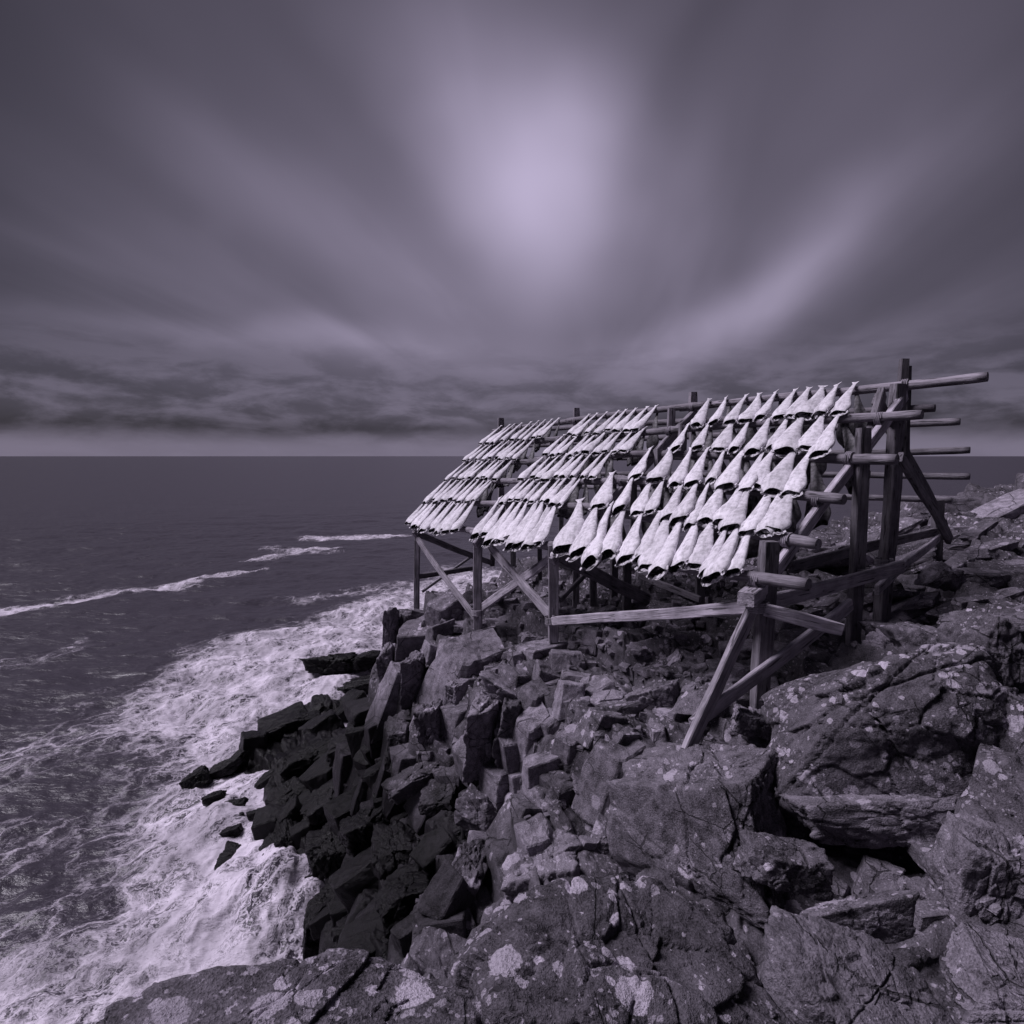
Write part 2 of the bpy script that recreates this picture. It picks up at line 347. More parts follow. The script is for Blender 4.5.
def rock_mesh(name, seed, dims, sub, material, sharp=26, rough=.03, cracks=3, chamf=6, jit=.16):
    g = np.random.default_rng(seed); d, f = ico(sub); dims = np.array(dims, float); size = dims.mean()
    ns, ds = [], []
    for ax in range(3):
        for sg in (-1, 1):
            q = np.zeros(3); q[ax] = sg; q = q+g.normal(0, jit, 3); q /= np.linalg.norm(q); ns.append(q); ds.append(dims[ax]*g.uniform(.88, 1.05))
    for _ in range(chamf):
        q = g.normal(0, 1, 3); q /= np.linalg.norm(q); sup = (np.abs(q)*dims).sum(); ns.append(q); ds.append(sup*g.uniform(.62, .80))
    ns = np.array(ns); ds = np.array(ds)
    k = np.maximum(d@ns.T, 0)/ds; r = (k**sharp).sum(1)**(-1/sharp); p = d*r[:, None]
    off = g.uniform(0, 50, 3); nz = fbm(p/size*1.6+off, 3)
    for _ in range(cracks):
        q = g.normal(0, 1, 3); q[2] *= .6; q /= np.linalg.norm(q); c = g.uniform(-.45, .45)*(np.abs(q)*dims).sum()*.7
        s = p@q-c+.05*size*nz
        p = p-d*(size*.06*np.exp(-(s/(.012*size))**2))[:, None]+d*(np.tanh(s/(.008*size))*size*g.uniform(-.045, .045))[:, None]
    if sub >= 5:
        rot_ = np.linalg.qr(g.normal(0, 1, (3, 3)))[0]; an = np.array([1.0, 1.6, 1.0])*(1.15 if sub < 7 else 1.5)
        for fr_, am in (((1.0, 1.0), (2.4, .42)) if sub < 7 else ((1.0, .62), (2.2, .16))):
            q = (p/size)@rot_*an*fr_+off+.05*fbm(p/size*3+off, 3)[:, None]
            e, hh, tt, qq = cells3(q, float(seed)+fr_)
            gw = .035*fr_ if sub < 7 else .022*fr_
            p = p+d*(size*am*((hh-.5)*.13+(tt*qq).sum(1)*.28-(.055 if sub < 7 else .085)*np.exp(-(e/gw)**2)))[:, None]
    p = p+d*(rough*size*(fbm(p/size*2.5+off, 5)))[:, None]
    rid = 1-np.abs(fbm(p/size*4.5+off+9, 4)); p = p+d*(rough*.7*size*(rid-.6))[:, None]
    return mesh_np(name, p, f, material)
def euler_m(loc, rot, s=(1, 1, 1)):
    return Matrix.LocRotScale(Vector(loc), __import__('mathutils').Euler([R(a) for a in rot]), Vector(s))
# key rocks: px, py, D, half width px, half height px, depth factor, rot, seed, material, sharp, name, label, category
KEY = [
 (290,1066,2.5,195,118,1.3,(2,0,3),1,M_slab,12,'boulder','broad flat lichen-spotted rock filling the bottom edge left of centre'),
 (628,1045,2.85,178,172,1.7,(8,4,8),2,M_slab,14,'boulder','huge rounded foreground boulder, lichen-spotted, bottom centre of the view'),
 (875,1040,2.7,120,135,1.7,(6,14,-12),3,M_slab,16,'boulder','dark cracked foreground boulder right of the biggest bottom boulder'),
 (1010,1010,2.7,70,90,.9,(-5,20,-20),4,M_rock,16,'boulder','dark sloping rock in the bottom right corner'),
 (703,835,5.5,92,95,.8,(-16,6,28),5,M_rock,30,'boulder','large cracked square block under the foot of the pale sloping plank'),
 (892,735,5.7,132,92,.9,(-8,-20,-14),6,M_slab,7,'boulder','large dome of lichen-speckled rock right of the rack foot'),
 (1012,748,4.9,42,72,.9,(-10,10,10),7,M_rock,16,'boulder','rounded lichened rock cut off by the right edge of the view'),
 (900,815,4.9,120,34,.8,(-6,-10,-8),8,M_rock,24,'boulder','long low slab below the lichen-speckled dome'),
 (985,880,3.9,62,72,.7,(-10,24,-18),9,M_rock,30,'boulder','dark flat-faced slab leaning at the right edge above the bottom corner'),
 (783,866,4.5,52,36,.8,(-10,14,-8),10,M_rock,26,'boulder','small jointed block behind the dark gap above the bottom boulders'),
 (941,577,10.0,26,16,.9,(0,18,10),11,M_rock2,18,'boulder','pale smooth boulder beside the back post at the right end'),
 (753,722,6.7,23,18,.9,(0,14,10),12,M_rock2,12,'boulder','pale smooth round boulder below the near post'),
 (794,699,7.1,15,15,.9,(0,5,30),13,M_rock2,12,'boulder','small pale round stone right of the near post'),
 (940,655,7.4,82,34,.9,(-8,-14,-10),14,M_rock,22,'boulder','broad lichen-streaked ledge right of the tall posts'),
 (882,650,7.5,22,22,.9,(0,10,10),15,M_rock2,12,'boulder','smooth grey boulder at the foot of the tall posts'),
 (986,650,6.6,45,42,.9,(-10,-10,10),16,M_rock,16,'boulder','rounded dark rock behind the right edge boulder'),
 (510,690,9.2,30,22,1.1,(4,14,-22),17,M_rock2,40,'boulder','square-cut pale block topping the tallest column'),
 (482,738,9.0,20,46,1.0,(4,3,-14),18,M_rock2,40,'boulder','tall upright column in the middle of the cliff'),
 (512,735,8.8,20,40,1.0,(2,3,-8),19,M_rock,40,'boulder','upright column just right of the tallest column'),
 (556,770,7.7,36,26,1.0,(8,8,-18),20,M_slab,34,'boulder','flat-topped block with pale lichen patch in mid cliff'),
 (550,812,7.6,26,34,1.0,(2,4,-18),21,M_rock,34,'boulder','upright block beneath the flat-topped lichen block'),
 (602,800,7.0,30,22,1.0,(14,28,-20),22,M_rock2,36,'boulder','tilted grey slab left of the big square block'),
 (391,630,13.8,9,23,1.0,(0,3,-12),23,M_rock2,40,'boulder','upright column at the outer cliff corner under the left rack end'),
 (388,672,13.2,12,30,1.0,(0,3,-6),24,M_rock,40,'boulder','tall pillar directly below the outer cliff corner'),
 (414,680,12.0,14,30,1.0,(0,4,-12),25,M_rock2,36,'boulder','fluted pillar right of the outer corner pillar'),
 (412,782,10.0,30,22,.8,(30,-34,-14),26,M_slab,30,'boulder','pale slanting slab above the dark gully'),
 (457,692,10.0,12,14,1.0,(0,8,-22),27,M_rock2,36,'boulder','small cube of rock left of the tallest column'),
 (400,740,11.2,16,24,1.0,(5,-10,-12),28,M_rock,30,'boulder','cracked block above the pale slanting slab'),
 (430,724,10.4,16,26,1.0,(5,-5,-12),29,M_rock,30,'boulder','jointed block between the outer pillars and the middle column'),
 (476,818,8.2,22,32,.9,(20,26,-20),30,M_rock,30,'boulder','long leaning slab in the gully below the middle columns'),
 (545,868,6.2,44,38,.9,(6,-10,-12),31,M_rock,20,'boulder','rough lichened outcrop just behind the bottom boulders'),
 (610,838,6.4,22,24,1.0,(5,12,-10),32,M_rock,26,'boulder','small block wedged between the tilted slab and the square block'),
 (655,700,8.0,30,20,.9,(-8,-18,-20),33,M_rock2,30,'boulder','flat grey slab in the rubble left of the pale sloping plank'),
 (628,702,8.4,20,18,1.0,(-8,10,-20),34,M_rock2,30,'boulder','broken slab next to the dark soil patch'),
 (668,668,8.8,12,20,.9,(20,36,0),35,M_rock2,34,'boulder','narrow slab lying slanted on the soil patch'),
 (440,800,9.4,22,20,1.0,(10,-10,-10),36,M_rock,30,'boulder','shaded block right of the pale slanting slab'),
 (470,880,6.9,26,44,1.0,(5,14,-16),37,M_rock,30,'boulder','big dark wedge rising behind the left bottom rock'),
 (860,925,3.7,60,36,1.0,(-10,-6,0),51,M_rock,18,'boulder','low dark rock filling the gap behind the bottom boulders'),
]
# dark sea-washed rocks
def sea_key(px, py, D, hw, hh, rot, seed, label): KEY.append((px, py, D*.95, hw, hh, 1.0, rot, seed, M_dark, 16, 'sea_rock', label))
SEA = [
 (233,862,14.6,19,21,(0,8,10),'black rounded rock alone in the surf, nearest to the bottom'),
 (214,798,17.0,13,8,(0,-14,10),'small black rock with white water pouring past, left edge of the group'),
 (196,778,18.4,17,13,(0,-26,10),'outermost black rock at the left tip of the wet point'),
 (228,766,18.8,22,15,(0,-20,10),'wet black rock just behind the outermost one'),
 (236,806,16.6,13,9,(0,-14,6),'low wet rock with water threads, upper of three'),
 (232,820,15.9,13,8,(0,-14,6),'low wet rock with water threads, middle of three'),
 (232,832,15.4,13,9,(0,-14,6),'low wet rock with water threads, lowest of three'),
 (256,814,15.9,10,6,(0,-10,6),'tiny dark rock amid the trickling white water'),
 (262,740,20.3,24,14,(0,-14,10),'dark wet slab on the seaward crest of the point'),
 (300,722,21.4,24,12,(0,-10,10),'dark peaked rock near the top of the wet point'),
 (313,714,21.8,14,10,(0,-24,30),'pointed black rock at the highest part of the point'),
 (276,775,18.0,22,18,(0,-24,20),'dark rounded rock above the trickling water'),
 (310,760,17.6,30,22,(0,-20,20),'broad black rock in the middle of the wet point'),
 (300,800,16.2,30,24,(10,-20,20),'dark rock overhanging the white water'),
 (290,842,14.4,20,26,(0,-16,20),'dark rock beside the white water channel'),
 (330,800,14.6,30,26,(0,-26,20),'big black block at the foot of the cliff'),
 (330,850,12.8,26,30,(0,-16,20),'dark block above the surging white wave'),
 (338,905,11.4,30,32,(0,-10,20),'black rock to the right of the surging wave'),
 (322,925,11.2,20,34,(0,6,20),'black upright rock at the bottom of the cliff by the surf'),
 (365,935,9.8,34,32,(0,-10,20),'dark cliff-foot rock above the bottom left slab'),
 (350,745,15.6,24,22,(0,-20,10),'dark rock under the outer cliff pillars'),
 (330,664,26.8,32,12,(0,-6,4),'far low black reef beyond the cliff corner'),
 (352,686,25.3,28,13,(0,-6,4),'second low black reef with water running off it'),
 (366,662,27,18,12,(0,-6,4),'dark rock against the cliff behind the reefs'),
 (370,705,22,20,14,(0,-26,10),'dark ledge at the cliff foot nearest the reefs'),
 (368,830,11.2,30,28,(0,-20,14),'black bulging rock in the shaded cliff face'),
 (400,850,9.9,30,30,(4,-14,14),'dark jointed rock low in the shaded gully'),
 (405,905,8.2,30,34,(4,-14,14),'dark rock low in the gully behind the bottom rock'),
]
for i, s in enumerate(SEA): sea_key(*s[:6], 100+i, s[6])
for (px, py, D, hw, hh, df, rot, seed, m_, sh, nm, label) in KEY:
    a = hw*D/F; T = hh*D/F; cz = W(px, py, D); sl_ = (CAMZ-cz[2])/D*.8; bdim = df*a
    if bdim*sl_ > .6*T: bdim = max(.6*T/sl_, .55*a)
    c = max(T-bdim*sl_, .25*T); c2 = max(c, .55*a); cz = cz-np.array([0, 0, c2-c]); c = c2
    big = hw*hh > 2500
    me = rock_mesh(nm, seed, (a, bdim, c), 7 if hw*hh > 5000 else 6, m_, sharp=(sh*2.6 if sh >= 24 else sh*1.5), cracks=4 if big else 2, rough=.035 if big else .03, chamf=7 if nm != 'boulder' or sh < 20 else 4)
    co = np.empty(len(me.vertices)*3, np.float32); me.vertices.foreach_get('co', co); co = co.reshape(-1, 3)
    cz = W(px, py, D); scl = np.ones(3); Rm = np.array(euler_m((0, 0, 0), rot))[:3, :3]
    for it in range(6):
        wv_ = (co[::5]*scl)@Rm.T+cz; v = wv_-np.array([0, 0, CAMZ]); v[:, 1] = np.maximum(v[:, 1], .3)
        f_ = v[:, 1]*math.cos(th)-v[:, 2]*math.sin(th); u_ = v[:, 1]*math.sin(th)+v[:, 2]*math.cos(th)
        X_ = 512+F*v[:, 0]/f_; Y_ = 512-F*u_/f_
        rw = 2*hw/(X_.max()-X_.min()); rh = 2*hh/(Y_.max()-Y_.min())
        if it < 5:
            scl *= np.array([rw**.8, rh**.7*rw**.1, rh**.7])
            cz = cz+np.array([(px-(X_.max()+X_.min())/2)*D/F, 0, ((Y_.max()+Y_.min())/2-py)*D/F])
    me.vertices.foreach_set('co', (co*scl).astype(np.float32).ravel()); me.update()
    o = link(nm, me, mw=euler_m(cz, rot)); tag(o, label, 'rock')

def block_mesh(name, seed, dims, material, ncut=3, cuts=3):
    g = np.random.default_rng(seed); dims = np.array(dims, float); ns, ds = [], []
    for ax in range(3):
        for sg in (-1, 1):
            q = np.zeros(3); q[ax] = sg; q += g.normal(0, .11, 3); q /= np.linalg.norm(q); ns.append(q); ds.append(dims[ax]*g.uniform(.85, 1.05))
    for _ in range(ncut):
        q = g.normal(0, 1, 3); q /= np.linalg.norm(q); ns.append(q); ds.append((np.abs(q)*dims).sum()*g.uniform(.62, .85))
    ns = np.array(ns); ds = np.array(ds); P_ = []
    for a in range(len(ns)):
        for b_ in range(a):
            for c in range(b_):
                A_ = ns[[a, b_, c]]
                if abs(np.linalg.det(A_)) > .02:
                    x_ = np.linalg.solve(A_, ds[[a, b_, c]])
                    if (ns@x_ <= ds+1e-6).all(): P_.append(x_)
    bm = bmesh.new(); [bm.verts.new(q) for q in P_]
    bmesh.ops.remove_doubles(bm, verts=bm.verts[:], dist=.03)
    r = bmesh.ops.convex_hull(bm, input=bm.verts[:])
    bmesh.ops.delete(bm, geom=[v for v in bm.verts if not v.link_faces], context='VERTS')
    bmesh.ops.dissolve_limit(bm, angle_limit=R(4), verts=bm.verts[:], edges=bm.edges[:])
    bmesh.ops.bevel(bm, geom=bm.edges[:], offset=.05, segments=1, affect='EDGES', clamp_overlap=True)
    bmesh.ops.triangulate(bm, faces=bm.faces[:])
    for it in range(cuts):
        lim = .22 if it < cuts-1 else .12
        bmesh.ops.subdivide_edges(bm, edges=[e for e in bm.edges if e.calc_length() > lim], cuts=1); bmesh.ops.triangulate(bm, faces=bm.faces[:])
    co = np.array([v.co[:] for v in bm.verts]); ph = g.uniform(0, 50, 3); nn = co/np.linalg.norm(co, axis=1)[:, None]
    co = co+nn*(.045*fbm(co*2.2+ph, 3)+.018*fbm(co*9+ph, 2))[:, None]
    for v, c in zip(bm.verts, co): v.co = c
    bm.normal_update(); me = bpy.data.meshes.new(name); bm.to_mesh(me); bm.free(); me.materials.append(material); return me
variants = {}
DM = [(1, .8, .62), (1, .7, .8), (1.1, .75, .5), (.8, .8, 1.1), (.95, .9, .7)]
for kind, m_ in (('r', M_rock), ('b', M_rock2), ('d', M_dark), ('s', M_slab)):
    variants[kind] = [block_mesh('rock', 500+i, DM[i % 5], m_, ncut=2+i % 4) for i in range(9)]
def inpoly(x_, y_, poly):
    r = False; j = len(poly)-1
    for i in range(len(poly)):
        xi, yi = poly[i]; xj, yj = poly[j]
        if (yi > y_) != (yj > y_) and x_ < (xj-xi)*(y_-yi)/(yj-yi)+xi: r = not r
        j = i
    return r
def scatter(poly, count, smin, smax, kinds, aspect, rot, label, group, name='rock', sink=.25, mind=.75, seed=0, stuff=False, rj=60):
    g = random.Random(seed); xs = [q[0] for q in poly]; ys = [q[1] for q in poly]; done = []; tries = 0; parts = []
    while len(done) < count and tries < count*30:
        tries += 1; px = g.uniform(min(xs), max(xs)); py = g.uniform(min(ys), max(ys))
        if not inpoly(px, py, poly): continue
        s = smin+(smax-smin)*g.random()**1.8
        if any(abs(px-q[0])+abs(py-q[1])*1.3 < mind*(s+q[2]) for q in done): continue
        h = hit(px, py)
        if h is None: continue
        done.append((px, py, s)); D = h[1]; r = s*D/F
        sx, sy, sz = aspect[0]*g.uniform(.8, 1.2), aspect[1]*g.uniform(.8, 1.2), aspect[2]*g.uniform(.75, 1.3)
        mw = euler_m(h+np.array([0, r*.25, -r*sink*sz]), (rot[0]+g.uniform(-14, 14), rot[1]+g.uniform(-18, 18), rot[2]+g.uniform(-rj, rj)), (r*sx, r*sy, r*sz))
        me = g.choice(variants[g.choice(kinds)])
        if stuff: parts.append((me, mw))
        else: tag(link(name, me, mw=mw), label, 'rock', group)
    return parts
cnt0 = len(bpy.data.objects)
scatter([(350,710),(395,665),(470,672),(600,680),(620,740),(600,840),(500,870),(420,860),(350,800)], 66, 20, 44, 'rrbb', (.8, .85, 1.35), (4, 4, 24), rj=14, label=
        'loose grey block jammed among the jointed columns of the cliff face', group='blocks in the cliff face', sink=.45, seed=1)
scatter([(190,790),(260,720),(340,705),(380,700),(380,780),(460,880),(440,940),(330,960),(310,860),(240,800)], 48, 15, 36, 'd', (1.1, .9, .95), (0, -18, 24), rj=25, label=
        'wet black block low on the sea-washed side of the cliff', group='wet blocks above the surf', sink=.4, seed=2)
scatter([(800,560),(900,520),(1024,495),(1024,620),(900,625),(800,640)], 50, 12, 34, 'rrb', (1.6, .9, .45), (-4, -16, -14),
        'flat grey slab on the rising ground behind the right end of the rack', 'slabs on the right slope', sink=.35, seed=3)
scatter([(690,690),(760,690),(820,680),(860,700),(800,760),(830,850),(1000,820),(1024,900),(900,950),(830,900),(760,850),(770,760)], 34, 9, 26, 'rrs', (1.1, .9, .8), (-4, 4, 0),
        'lichened stone wedged between the big boulders on the right', 'stones between the big boulders', sink=.35, seed=4)
scatter([(405,612),(470,612),(560,640),(620,690),(700,700),(740,650),(760,690),(700,730),(620,740),(560,690),(440,655),(400,640)], 64, 10, 26, 'bbr', (1, .9, .72), (0, 4, 10), rj=28, label=
        'loose grey stone in the rubble along the front of the rack', group='rubble stones in front of the rack', sink=.35, seed=5)
pl = scatter([(425,600),(470,575),(520,562),(640,562),(760,560),(850,540),(880,600),(860,650),(760,660),(690,690),(560,650),(430,615)], 300, 4, 11, 'bbr', (1.05, .9, .75), (0, 0, 0), '', '', sink=.15, mind=.62, seed=6, stuff=True)
pl += scatter([(380,640),(560,660),(700,700),(600,840),(440,910),(320,900),(340,740)], 90, 5, 11, 'rb', (.8, .9, 1.3), (4, 4, -14), '', '', sink=.4, mind=.7, seed=8, stuff=True)
pl += scatter([(360,620),(640,640),(760,720),(1024,600),(1024,880),(820,850),(560,845),(440,910),(330,900),(350,720)], 220, 3, 9, 'rb', (1, .9, .8), (0, 0, 0), '', '', sink=.15, mind=.8, seed=7, stuff=True)
vs, fs, off = [], [], 0
for me, mw in pl:
    c = np.empty(len(me.vertices)*3, np.float32); me.vertices.foreach_get('co', c); c = c.reshape(-1, 3)
    f = np.empty(len(me.polygons)*3, np.int32); me.loops.foreach_get('vertex_index', f); f = f.reshape(-1, 3)
    Mx = np.array(mw); vs.append(c@Mx[:3, :3].T+Mx[:3, 3]); fs.append(f+off); off += len(c)
tag(link('rubble', mesh_np('rubble', np.concatenate(vs), np.concatenate(fs), M_rock2)), 'small broken stones strewn under the rack and in the cracks', 'rubble', kind='stuff')

# ------------------------------------------------------------------ drying rack
rack = bpy.data.objects.new('drying_rack', None); COL.objects.link(rack)
tag(rack, 'long weathered timber rack of poles and posts hung with split fish', 'drying rack')
FR = [((905,385,9.8),(757,580,7.0)), ((693,407,12.6),(557,548,10.1)), ((576,421,15.0),(478,533,12.3)), ((501,430,17.0),(417,525,14.6))]
FF = [[0,.22,.45,.66,.84,1],[0,.2,.38,.57,.76,1],[0,.2,.4,.59,.77,1],[0,.2,.385,.575,.785,1]]
FP = [[W(*a)*(1-f)+W(*b_)*f for f in ff] for (a, b_), ff in zip(FR, FF)]
rack.location = Vector(W(760, 700, 7.0)); RL = np.array(rack.location)
_bs = [0]
def beam(name, p0, p1, w, h=None, m_=None, roll=0, bend=0):
    """timber between two points; h None = round pole"""
    _bs[0] += 1; g = np.random.default_rng(_bs[0]+900); p0 = np.array(p0, float); p1 = np.array(p1, float)
    d = p1-p0; L = np.linalg.norm(d); d /= L; up = np.array([0, 0, 1.]) if abs(d[2]) < .9 else np.array([0, 1., 0])
    xa = np.cross(up, d); xa /= np.linalg.norm(xa); ya = np.cross(d, xa)
    c, s = math.cos(roll), math.sin(roll); xa, ya = xa*c+ya*s, -xa*s+ya*c
    nz = max(6, int(L/.12)); ns = 14 if h is None else 16
    if h is None:
        t = np.linspace(0, 2*math.pi, ns, endpoint=False); sec = np.stack([np.cos(t), np.sin(t)], 1)*w/2
    else:
        e = .012; q = [(-1, -1), (1, -1), (1, 1), (-1, 1)]; sec = []
        for i, (a, b_) in enumerate(q):
            a2, b2 = q[(i+1) % 4]; A_ = np.array([a*w/2, b_*h/2]); B_ = np.array([a2*w/2, b2*h/2]); u = (B_-A_)/np.linalg.norm(B_-A_)
            sec += [A_+u*e, A_*.67+B_*.33, A_*.33+B_*.67, B_-u*e]
        sec = np.array(sec)
    zs = np.linspace(-L/2, L/2, nz); V = []
    ph = g.uniform(0, 50, 3)
    for k_, z_ in enumerate(zs):
        tp = 1+.10*(z_/L) if h is None else 1
        if k_ in (0, nz-1): tp *= .93
        r3 = np.stack([sec[:, 0]*9, sec[:, 1]*9, np.full(len(sec), z_*2.2)], 1)+ph
        nn = 1+.07*fbm(r3, 3)
        bx_ = bend*math.cos(math.pi*z_/L)+.01*math.sin(z_*1.7+ph[0]); by_ = .012*math.sin(z_*1.3+ph[1])
        V.append(np.column_stack([sec[:, 0]*tp*nn+bx_, sec[:, 1]*tp*nn+by_, np.full(len(sec), z_)]))
    V = np.concatenate(V); Fc = []
    n_ = len(sec)
    bm = bmesh.new(); bv = [bm.verts.new(q) for q in V]
    for k_ in range(nz-1):
        for i in range(n_): bm.faces.new((bv[k_*n_+i], bv[k_*n_+(i+1) % n_], bv[(k_+1)*n_+(i+1) % n_], bv[(k_+1)*n_+i]))
    bm.faces.new(bv[:n_][::-1]); bm.faces.new(bv[-n_:])
    for f_ in bm.faces: f_.smooth = (h is None and len(f_.verts) == 4)
    me = bpy.data.meshes.new(name); bm.to_mesh(me); bm.free(); me.materials.append(m_)
    mw = Matrix(((xa[0], ya[0], d[0], 0), (xa[1], ya[1], d[1], 0), (xa[2], ya[2], d[2], 0), (0, 0, 0, 1)))
    c_ = (p0+p1)/2-RL; mw.translation = Vector(c_)
    return link(name, me, rack, mw=mw)
def ext(a, b_, ea, eb):
    d = b_-a; d = d/np.linalg.norm(d); return a-d*ea, b_+d*eb
nrm = []
# poles, bay by bay (bay 0 = right); the left bay ends carry on past the last frame
bays = [(1, 0), (2, 1), (3, 2)]
exr = [[1.05, .55, .62, .35, .40, .62], [.35]*6, [.3]*6]
exl = [[.3, .25, .2, .35, .25, .25], [.3, .1, .2, .1, .2, .25], [.35, .3, .3, .4, .35, .35]]
for bi, (l, r_) in enumerate(bays):
    for k in range(6):
        a, b_ = ext(FP[l][k], FP[r_][k], exl[bi][k], exr[bi][k])
        lift = np.array([0, 0, .03*((bi+k) % 2)])
        beam('pole', a+lift, b_+lift, .14 if (bi == 0) else .13, None, M_wood, bend=random.uniform(-.05, .05))
# rafters and studs on each frame, uprights
def ground(p): return float(terrain(np.array([p[0]]), np.array([p[1]]))[0])
ndir = []
for fi in range(4):
    a, b_ = FP[fi][0], FP[fi][5]; dn = np.array([0, 0, -.17])
    a2, b2 = ext(a, b_, .05, .12)
    beam('rafter', a2+dn, b2+dn, .09, .17, M_plank if fi == 0 else M_wood)
    for k in range(1, 5):
        q = FP[fi][k]+(FP[fi-1][k]-FP[fi][k])*.06
        if fi > 0: beam('stud', q+np.array([.02, -.10, -.5]), q+np.array([.02, -.10, .10]), .15, .12, M_wood, roll=.3*fi)
# uprights  (px top, py top, px foot, py foot, D, width, material)
UP = [ (768,541,760,712,7.15,.19,M_dwood), (864,428,852,655,8.5,.17,M_dwood), (899,384,882,625,9.75,.20,M_dwood), (905,359,893,500,9.95,.13,M_dwood), (909,366,905,460,10.1,.10,M_dwood),
       (938,500,937,566,12.2,.18,M_dwood), (417,528,417,612,14.7,.13,M_wood), (478,535,478,634,12.35,.17,M_wood), (553,545,553,642,10.15,.17,M_wood),
       (501,418,501,520,17.1,.16,M_wood), (516,424,516,430,17.4,.08,M_wood), (576,408,576,440,15.1,.15,M_wood), (693,392,693,440,12.7,.15,M_wood), (671,408,671,440,12.4,.14,M_wood),
       (492,520,492,566,17.0,.15,M_dwood), (513,525,513,566,17.5,.15,M_dwood), (576,520,576,612,13.2,.15,M_dwood), (593,540,593,606,12.6,.14,M_dwood), (614,540,614,600,13.5,.15,M_dwood),
       (627,550,627,612,12.2,.16,M_dwood), (700,560,700,612,10.8,.15,M_dwood), (660,560,660,600,13,.13,M_dwood), (555,540,555,590,15.5,.13,M_dwood), (540,530,540,580,16,.12,M_dwood)]
for (x0, y0, x1, y1, D, w, m_) in UP:
    beam('post', W(x1, y1, D), W(x0, y0, D), w, w*.85, m_, roll=random.uniform(-.15, .3))
for (x0, y0, x1, y1, D0, D1, w, h, m_) in [
     (754,606,686,752,7.0,6.15,.07,.20,M_plank), (692,726,850,604,6.3,7.9,.07,.17,M_plank), (553,622,752,606,9.95,6.95,.07,.15,M_plank),
     (764,610,842,629,6.85,6.75,.08,.15,M_plank), (768,602,902,567,7.35,8.7,.07,.19,M_plank), (876,590,938,537,9.0,11.9,.07,.16,M_plank),
     (900,456,948,536,8.6,10.9,.07,.15,M_dwood), (790,567,936,531,8.3,11.9,.07,.16,M_dwood),
     (417,538,476,620,14.55,12.3,.06,.15,M_plank), (419,535,492,563,14.6,17.0,.06,.15,M_dwood), (419,577,475,568,14.7,15.5,.06,.12,M_dwood), (423,592,474,554,14.7,16.5,.05,.07,M_wood),
     (485,540,553,620,12.2,10.1,.07,.17,M_plank), (481,608,553,558,12.4,10.2,.07,.16,M_plank), (560,556,648,600,10.1,12.0,.07,.24,M_dwood),
     (545,560,640,588,15,13,.06,.1,M_dwood), (640,575,700,600,12,10.5,.06,.12,M_dwood), (600,560,560,600,14,12,.06,.12,M_dwood),
     (745,600,757,592,6.78,7.1,.20,.17,M_plank)]:
    beam('brace', W(x0, y0, D0), W(x1, y1, D1), w, h, m_)
def lashing(c, ax, r, turns=4):
    ax = np.array(ax)/np.linalg.norm(ax); up = np.array([0, 0, 1.]); xa = np.cross(up, ax); xa /= np.linalg.norm(xa); ya = np.cross(ax, xa); g = random.Random(int(c[0]*999))
    V = []; nT = turns*14
    for i in range(nT+1):
        t = i/14*2*math.pi; rr_ = r*(1+.05*g.random()); ctr = c+xa*math.cos(t)*rr_+ya*math.sin(t)*rr_+ax*(i/nT-.5)*turns*.024
        rad = xa*math.cos(t)+ya*math.sin(t)
        for q in range(5): V.append(ctr-RL+rad*math.cos(q*1.2566)*.011+ax*math.sin(q*1.2566)*.011)
    Fc = [(i*5+q, i*5+(q+1) % 5, (i+1)*5+(q+1) % 5, (i+1)*5+q) for i in range(nT) for q in range(5)]
    link('lashing', mesh_np('lashing', V, Fc, M_rope), rack)
M_rope = wood_material('hemp_rope', .24)
for fi in range(4):
    for k in range(6):
        b0_ = FP[max(fi, 1)][k]-FP[max(fi, 1)-1][k]; lashing(FP[fi][k], b0_, .085)
for (x_, y_, D_) in ((757, 606, 6.95), (862, 458, 8.5), (895, 420, 9.7), (553, 620, 10.1), (478, 612, 12.3), (862, 572, 8.5), (884, 562, 9.6)):
    lashing(W(x_, y_, D_), (0, .05, 1), .125, 5)
# the far slope of the A-frame
def back(px, py, D): return W(px, py, D)
beam('rafter', W(876, 398, 9.9), W(950, 540, 12.2), .10, .22, M_dwood)
beam('rafter', W(882, 392, 9.7), W(862, 470, 9.0), .10, .24, M_dwood)
for i, (px, py, D, l) in enumerate([(935,408,9.9,.25),(960,421,10.6,.3),(970,450,11.2,.3),(970,476,11.8,.2),(952,501,12.3,.2)]):
    a = W(px, py, D); left = FP[3][0]+np.array([.45*(i+.5), .55*(i+.5), -.42*(i)])
    beam('pole', left, a, .13, None, M_dwood)
for fi in (1, 2, 3):
    top = FP[fi][0]+np.array([0, .1, -.1]); beam('rafter', top, top+np.array([1.9, 2.1, -2.0]), .09, .16, M_dwood)
    q = top+np.array([1.85, 2.05, -1.95]); beam('post', np.array([q[0], q[1], ground(q)-.2]), q, .15, .13, M_dwood)

